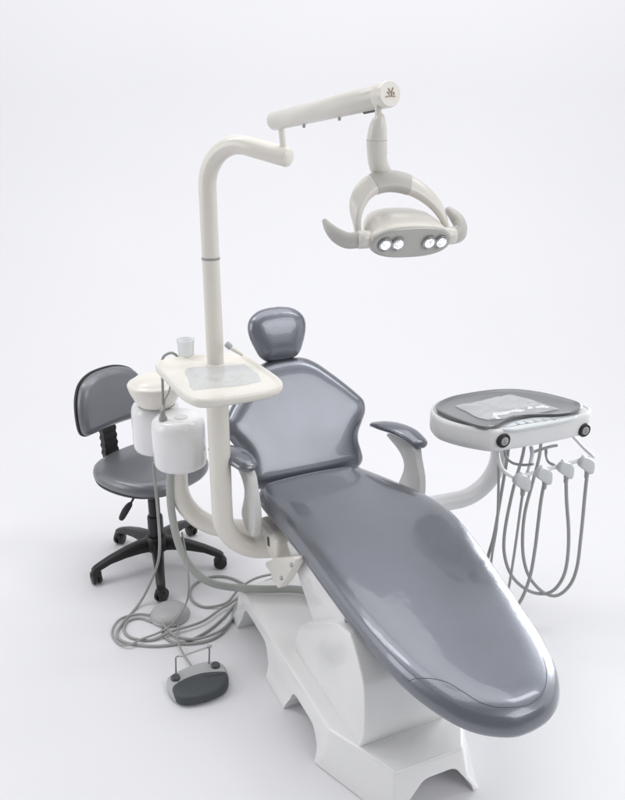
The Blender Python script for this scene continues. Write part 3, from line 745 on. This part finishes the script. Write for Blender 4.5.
P = resample([sw(-.10, 0, .375), sw(-.215, 0, .365), sw(-.238, 0, .39), sw(-.232, 0, .50), sw(-.245, 0, .70)], 60)
P = resample(fillet([sw(-.08, 0, .386), sw(-.232, 0, .38), sw(-.245, 0, .70)], [0, .04, 0], 8), 60)
rings = []
for i, p in enumerate(P):
    k = 1 + (.10 if (i % 4) < 2 and 22 < i < 56 else 0)
    t = (P[min(i + 1, 59)] - P[max(i - 1, 0)]).normalized(); u = LT; w = t.cross(u)
    rings.append([p + u * x * .030 * k + w * y * .012 * k for x, y in ((-1, -1), (1, -1), (1, 1), (-1, 1))])
part('back_post', loft(rings), 'black', st, ang=30)
bm = lathe([(.030, .10), (.030, .215), (.028, .222), (.0225, .224), (.0225, .292), (.020, .294), (.020, .388)], (SX, SY, 0), 26)
part('gas_column', bm, 'black', st, ang=40)
bm = lathe([(.0, .072), (.040, .074), (.050, .085), (.048, .125), (.038, .138), (.0, .14)], (SX, SY, 0), 28)
part('base_hub', bm, 'black', st, ang=40)
def leg(ang):
    d = V(math.cos(ang), math.sin(ang), 0); w = V(-d.y, d.x, 0); c = V(SX, SY, 0)
    rings = []
    for s, h0, h1, hw in ((.025, .078, .130, .024), (.07, .082, .128, .023), (.13, .080, .116, .020), (.19, .072, .098, .018), (.23, .058, .082, .017), (.252, .050, .072, .016), (.262, .046, .064, .013)):
        rings.append([c + d * s + w * hw * x + V(0, 0, h0 + (h1 - h0) * z) for x, z in ((-1, .1), (-.8, 0), (.8, 0), (1, .1), (1, .6), (.75, .95), (.3, 1), (-.3, 1), (-.75, .95), (-1, .6))])
    L = part('base_leg', loft(rings), 'black', st, ang=55)
    q = c + d * .250; tw = ang * 1.7 + .6; e = V(math.cos(tw), math.sin(tw), 0); bm = bmesh.new()
    for sg in (-1, 1):
        lathe([(0, 0), (.020, 0), (.0255, .003), (.0262, .009), (.0235, .014), (.014, .016), (0, .016)], q + e * sg * .003 + V(0, 0, .0262), 26, axis=tuple(e * sg), bm=bm)
    lathe([(.0, .028), (.021, .030), (.022, .046), (.014, .056), (0, .057)], q, 18, bm=bm)
    part('caster', bm, 'black', L, ang=45)
for k in range(5): leg(R(214 + 72 * k - 3))
lv = [(-0.621, 2.6, 0.439), (-0.643, 2.6, 0.391), (-0.664, 2.6, 0.354), (-0.685, 2.6, 0.325), (-0.706, 2.6, 0.287)]
bm = tube(lv[:3], .0042, 10); l_ = part('lever', bm, 'black', st)
bm = tube(catmull([lv[2], lv[3], lv[4]], 5), [.006, .009, .011, .012, .0125, .013, .013, .0125, .012, .011, .009], 14, sec=(1, .7), round_end=.6); part('lever_paddle', bm, 'black', l_, ang=60)

# ------------------------------------------------------------------ floor things
pk = [(-0.5119, 2.4078, 0.0)][0]
pu = thing('round_foot_switch', 'round grey domed foot switch lying among the floor cables', 'foot switch', (pk[0], pk[1], 0))
bm = lathe([(0, .001), (.066, 0), (.071, .003), (.072, .008), (.069, .012)], (pk[0], pk[1], 0), 48)
part('rim', bm, 'puck', pu)
bm = lathe([(.0685, .010), (.0675, .016), (.062, .025), (.050, .033), (.032, .039), (.014, .0415), (0, .042)], (pk[0], pk[1], 0), 48)
part('dome', bm, 'puck', pu, ang=60)

fp = thing('foot_pedal', 'grey foot pedal with dark rubber tread and wire carrying handle', 'foot pedal', (*[(-0.357, 2.0256, 0.0)][0][:2], 0))
F0 = V(fp['_loc']); ft = R(25)
fo = [(x, y) for x, y, z in [(-0.4602, 2.0387, 0.02), (-0.4586, 2.0572, 0.02), (-0.4313, 2.0854, 0.02), (-0.3963, 2.1094, 0.02), (-0.3567, 2.1289, 0.02), (-0.3182, 2.1338, 0.02), (-0.2905, 2.1191, 0.02), (-0.273, 2.0902, 0.02), (-0.2655, 2.0295, 0.02), (-0.2805, 1.9935, 0.02), (-0.3299, 1.9671, 0.02), (-0.3893, 1.9541, 0.02), (-0.425, 1.9671, 0.02), (-0.4494, 2.0024, 0.02)]]
fo = even(smooth2(fo, 6), 80)
bm = loft([ring(fo, .004, 0.0), ring(fo, .0, .004), ring(fo, .0, .016), ring(fo, .004, .026), ring(fo, .012, .030), ring(fo, .03, .031)])
bd = part('pedal_body', bm, 'pedal', fp, ang=50)
ro = [(x, y) for x, y, z in [(-0.4333, 1.9951, 0.034), (-0.4229, 2.0176, 0.034), (-0.3954, 2.0428, 0.034), (-0.354, 2.0638, 0.034), (-0.3104, 2.0709, 0.034), (-0.2751, 2.0685, 0.034), (-0.2667, 2.0313, 0.034), (-0.2801, 1.9951, 0.034), (-0.3258, 1.9642, 0.034), (-0.3817, 1.949, 0.034), (-0.4138, 1.9599, 0.034)]]
ro = even(smooth2(ro, 6), 70)
bm = loft([ring(ro, .006, .006), ring(ro, -.002, .009), ring(ro, -.002, .024), ring(ro, .001, .034), ring(ro, .006, .037), ring(ro, .02, .038)])
part('tread', bm, 'rubber', fp, ang=50)
for p in [(-0.4317, 2.0418, 0.031), (-0.3123, 2.1008, 0.031)]:
    bm = lathe([(0, -.002), (.0145, -.002), (.0145, .006), (.012, .009), (0, .0095)], p, 24); part('button', bm, 'button', fp)
w0 = [(-0.4337, 2.0639, 0.03), (-0.3349, 2.1142, 0.03)]
w1 = [(-0.431, 2.064, 0.1)][0]; w2 = [(-0.33, 2.114, 0.097)][0]
m1 = V(w1).lerp(V(w2), .2) + V(0, -.002, -.006)
bm = tube(fillet([w0[0], w1, tuple(m1), w2, w0[1]], .010, 6), .0028, 10)
part('wire_handle', bm, 'steel', fp)
bm = tube([V(w2) - V(.006, 0, -.001), V(w2) + V(.006, 0, .002)], .005, 10, round_end=.5)
part('handle_stop', bm, 'pedal', fp)

def cable(name, label, pts, r, m='cable'):
    P = resample(catmull(pts, 10), 160); bm = tube(P, r, 10)
    o = single(name, bm, m, label, 'cable', tuple(P[len(P) // 2] * 1.0), None, 'grey cables on the floor', ang=80)
    return o
r = .0048
cable('floor_cable', 'grey tube dropping from the spittoon and looping widest to the left on the floor',
      [(-0.522, 2.38, 0.623), (-0.519, 2.37, 0.526), (-0.514, 2.35, 0.424), (-0.512, 2.33, 0.34)] + [(-0.5543, 2.4528, 0.18)] + [(-0.609, 2.4832, 0.05)]
      + [(-0.642, 2.4484, 0.0052), (-0.672, 2.3543, 0.0052), (-0.6768, 2.2983, 0.0052), (-0.6511, 2.2604, 0.0052), (-0.592, 2.2391, 0.0052), (-0.5165, 2.2338, 0.0052), (-0.4349, 2.255, 0.0052), (-0.3701, 2.3094, 0.0052), (-0.3223, 2.3831, 0.0052), (-0.2866, 2.4606, 0.0052)] + [(-0.2456, 2.5016, 0.02)] + [(-0.1851, 2.4938, 0.06), (-0.1136, 2.5455, 0.06)], r)
cable('floor_cable', 'grey cable running from under the round foot switch back to the chair base',
      [(-0.5683, 2.3658, 0.0052), (-0.6154, 2.389, 0.0052), (-0.6545, 2.3715, 0.0052), (-0.6575, 2.3205, 0.0052), (-0.6203, 2.2765, 0.0052), (-0.5495, 2.2657, 0.0052)] + [(-0.4865, 2.3026, 0.0145), (-0.4282, 2.3305, 0.0145)] + [(-0.38, 2.3647, 0.0145), (-0.3274, 2.4354, 0.0145)] + [(-0.2656, 2.4809, 0.03)] + [(-0.2006, 2.5066, 0.06), (-0.1366, 2.5587, 0.06)], r)
cable('floor_cable', 'grey cable making a round loop beside the arched chair base',
      [(-0.0781, 2.6144, 0.05)] + [(-0.1695, 2.6093, 0.04), (-0.2281, 2.5757, 0.04)] + [(-0.2784, 2.5399, 0.02)] + [(-0.316, 2.4659, 0.0145)] + [(-0.3881, 2.4545, 0.0052), (-0.4361, 2.4853, 0.0052), (-0.459, 2.5422, 0.0052), (-0.4483, 2.6012, 0.0052), (-0.4041, 2.6451, 0.0052), (-0.3429, 2.652, 0.0052), (-0.286, 2.6213, 0.0052)] + [(-0.2507, 2.5646, 0.012)] + [(-0.2716, 2.4597, 0.0145), (-0.2881, 2.3647, 0.0145), (-0.3266, 2.2971, 0.0145), (-0.3975, 2.259, 0.0145)] + [(-0.4606, 2.2698, 0.0145), (-0.5013, 2.3081, 0.0145)] + [(-0.53, 2.3532, 0.0145)], r)
cable('hanging_tube', 'thin grey tube hanging from the spittoon and crossing over the round foot switch',
      [(-0.442, 2.37, 0.367), (-0.428, 2.34, 0.295), (-0.417, 2.3, 0.231)] + [(-0.4429, 2.4087, 0.08)] + [(-0.4642, 2.3702, 0.04)] + [(-0.4959, 2.3204, 0.022)] + [(-0.5338, 2.2949, 0.012)] + [(-0.5817, 2.259, 0.0145), (-0.6193, 2.2272, 0.0145)] + [(-0.662, 2.2487, 0.006), (-0.6964, 2.3083, 0.006), (-0.6852, 2.382, 0.006), (-0.6271, 2.4114, 0.006)] + [(-0.5815, 2.3999, 0.01)], .0036)
cable('pedal_cable', 'short grey cable joining the round foot switch to the foot pedal',
      [(-0.4731, 2.3479, 0.01)] + [(-0.4649, 2.2861, 0.0145), (-0.4505, 2.2272, 0.0145)] + [(-0.4275, 2.1838, 0.008)] + [(-0.3868, 2.1094, 0.016)], .0036)
cable('floor_cable', 'grey cable curving in front of the round foot switch towards the base corner',
      [(-0.5269, 2.3317, 0.0052), (-0.5078, 2.2819, 0.0052), (-0.4576, 2.247, 0.0052), (-0.3735, 2.255, 0.0052), (-0.3168, 2.2983, 0.0052), (-0.2891, 2.3715, 0.0052)] + [(-0.2813, 2.445, 0.012)] + [(-0.2525, 2.4997, 0.03)] + [(-0.187, 2.5259, 0.06), (-0.1073, 2.5787, 0.06)], r)

# ------------------------------------------------------------------ studio lights
def area(name, loc, tgt, sx, sy, power, col=(1, 1, 1)):
    l = bpy.data.lights.new(name, 'AREA'); l.shape = 'RECTANGLE'; l.size = sx; l.size_y = sy; l.energy = power; l.color = col
    o = bpy.data.objects.new(name, l); COL.objects.link(o); o.location = loc
    o.rotation_euler = (Vector(tgt) - Vector(loc)).to_track_quat('-Z', 'Y').to_euler(); return o
area('overhead_softbox', (-.2, 2.9, 4.3), (-.1, 2.7, 0), 4.2, 3.2, 74)
area('front_softbox', (2.9, -.3, 3.1), (.1, 2.4, .7), 2.4, 2.6, 56)
area('left_softbox', (-3.6, 1.2, 2.0), (0, 2.3, .5), 1.3, 2.2, 22)
area('left_side_fill', (-4.6, 2.6, 1.8), (0, 2.3, .8), 3.4, 3.2, 26)  # added area lamp in place of a white side wall, brightens backrest edges
area('right_side_fill', (4.6, 2.4, 1.8), (0, 2.3, .8), 3.4, 3.2, 26)  # its twin on the right, also an added lamp, no reflector
for sx_ in (-1, 1):
    area('backdrop_light', (3.3 * sx_, 3.0, 5.0), (1.9 * sx_, 6.2, 1.9), 2.6, 1.2, 62)
for i in range(3):
    area('window_light', (1.86 + .36 * i, 3.95 - .24 * i, .92), (.48, 1.45, .5), .27, .62, 1.15, (.95, .98, 1)).data.spread = R(30)

w = bpy.data.worlds.new('World'); S.world = w; w.use_nodes = True
bg = w.node_tree.nodes['Background']; bg.inputs['Color'].default_value = (.97, .98, 1, 1); bg.inputs['Strength'].default_value = .30

for o in S.objects:
    if '_loc' in o: del o['_loc']
S.view_settings.view_transform = 'Standard'; S.view_settings.look = 'None'; S.view_settings.exposure = .12; S.view_settings.gamma = 1

S.cycles.sample_clamp_indirect = 2.0
S.cycles.blur_glossy = 1.0
S.cycles.caustics_reflective = False
S.cycles.caustics_refractive = False
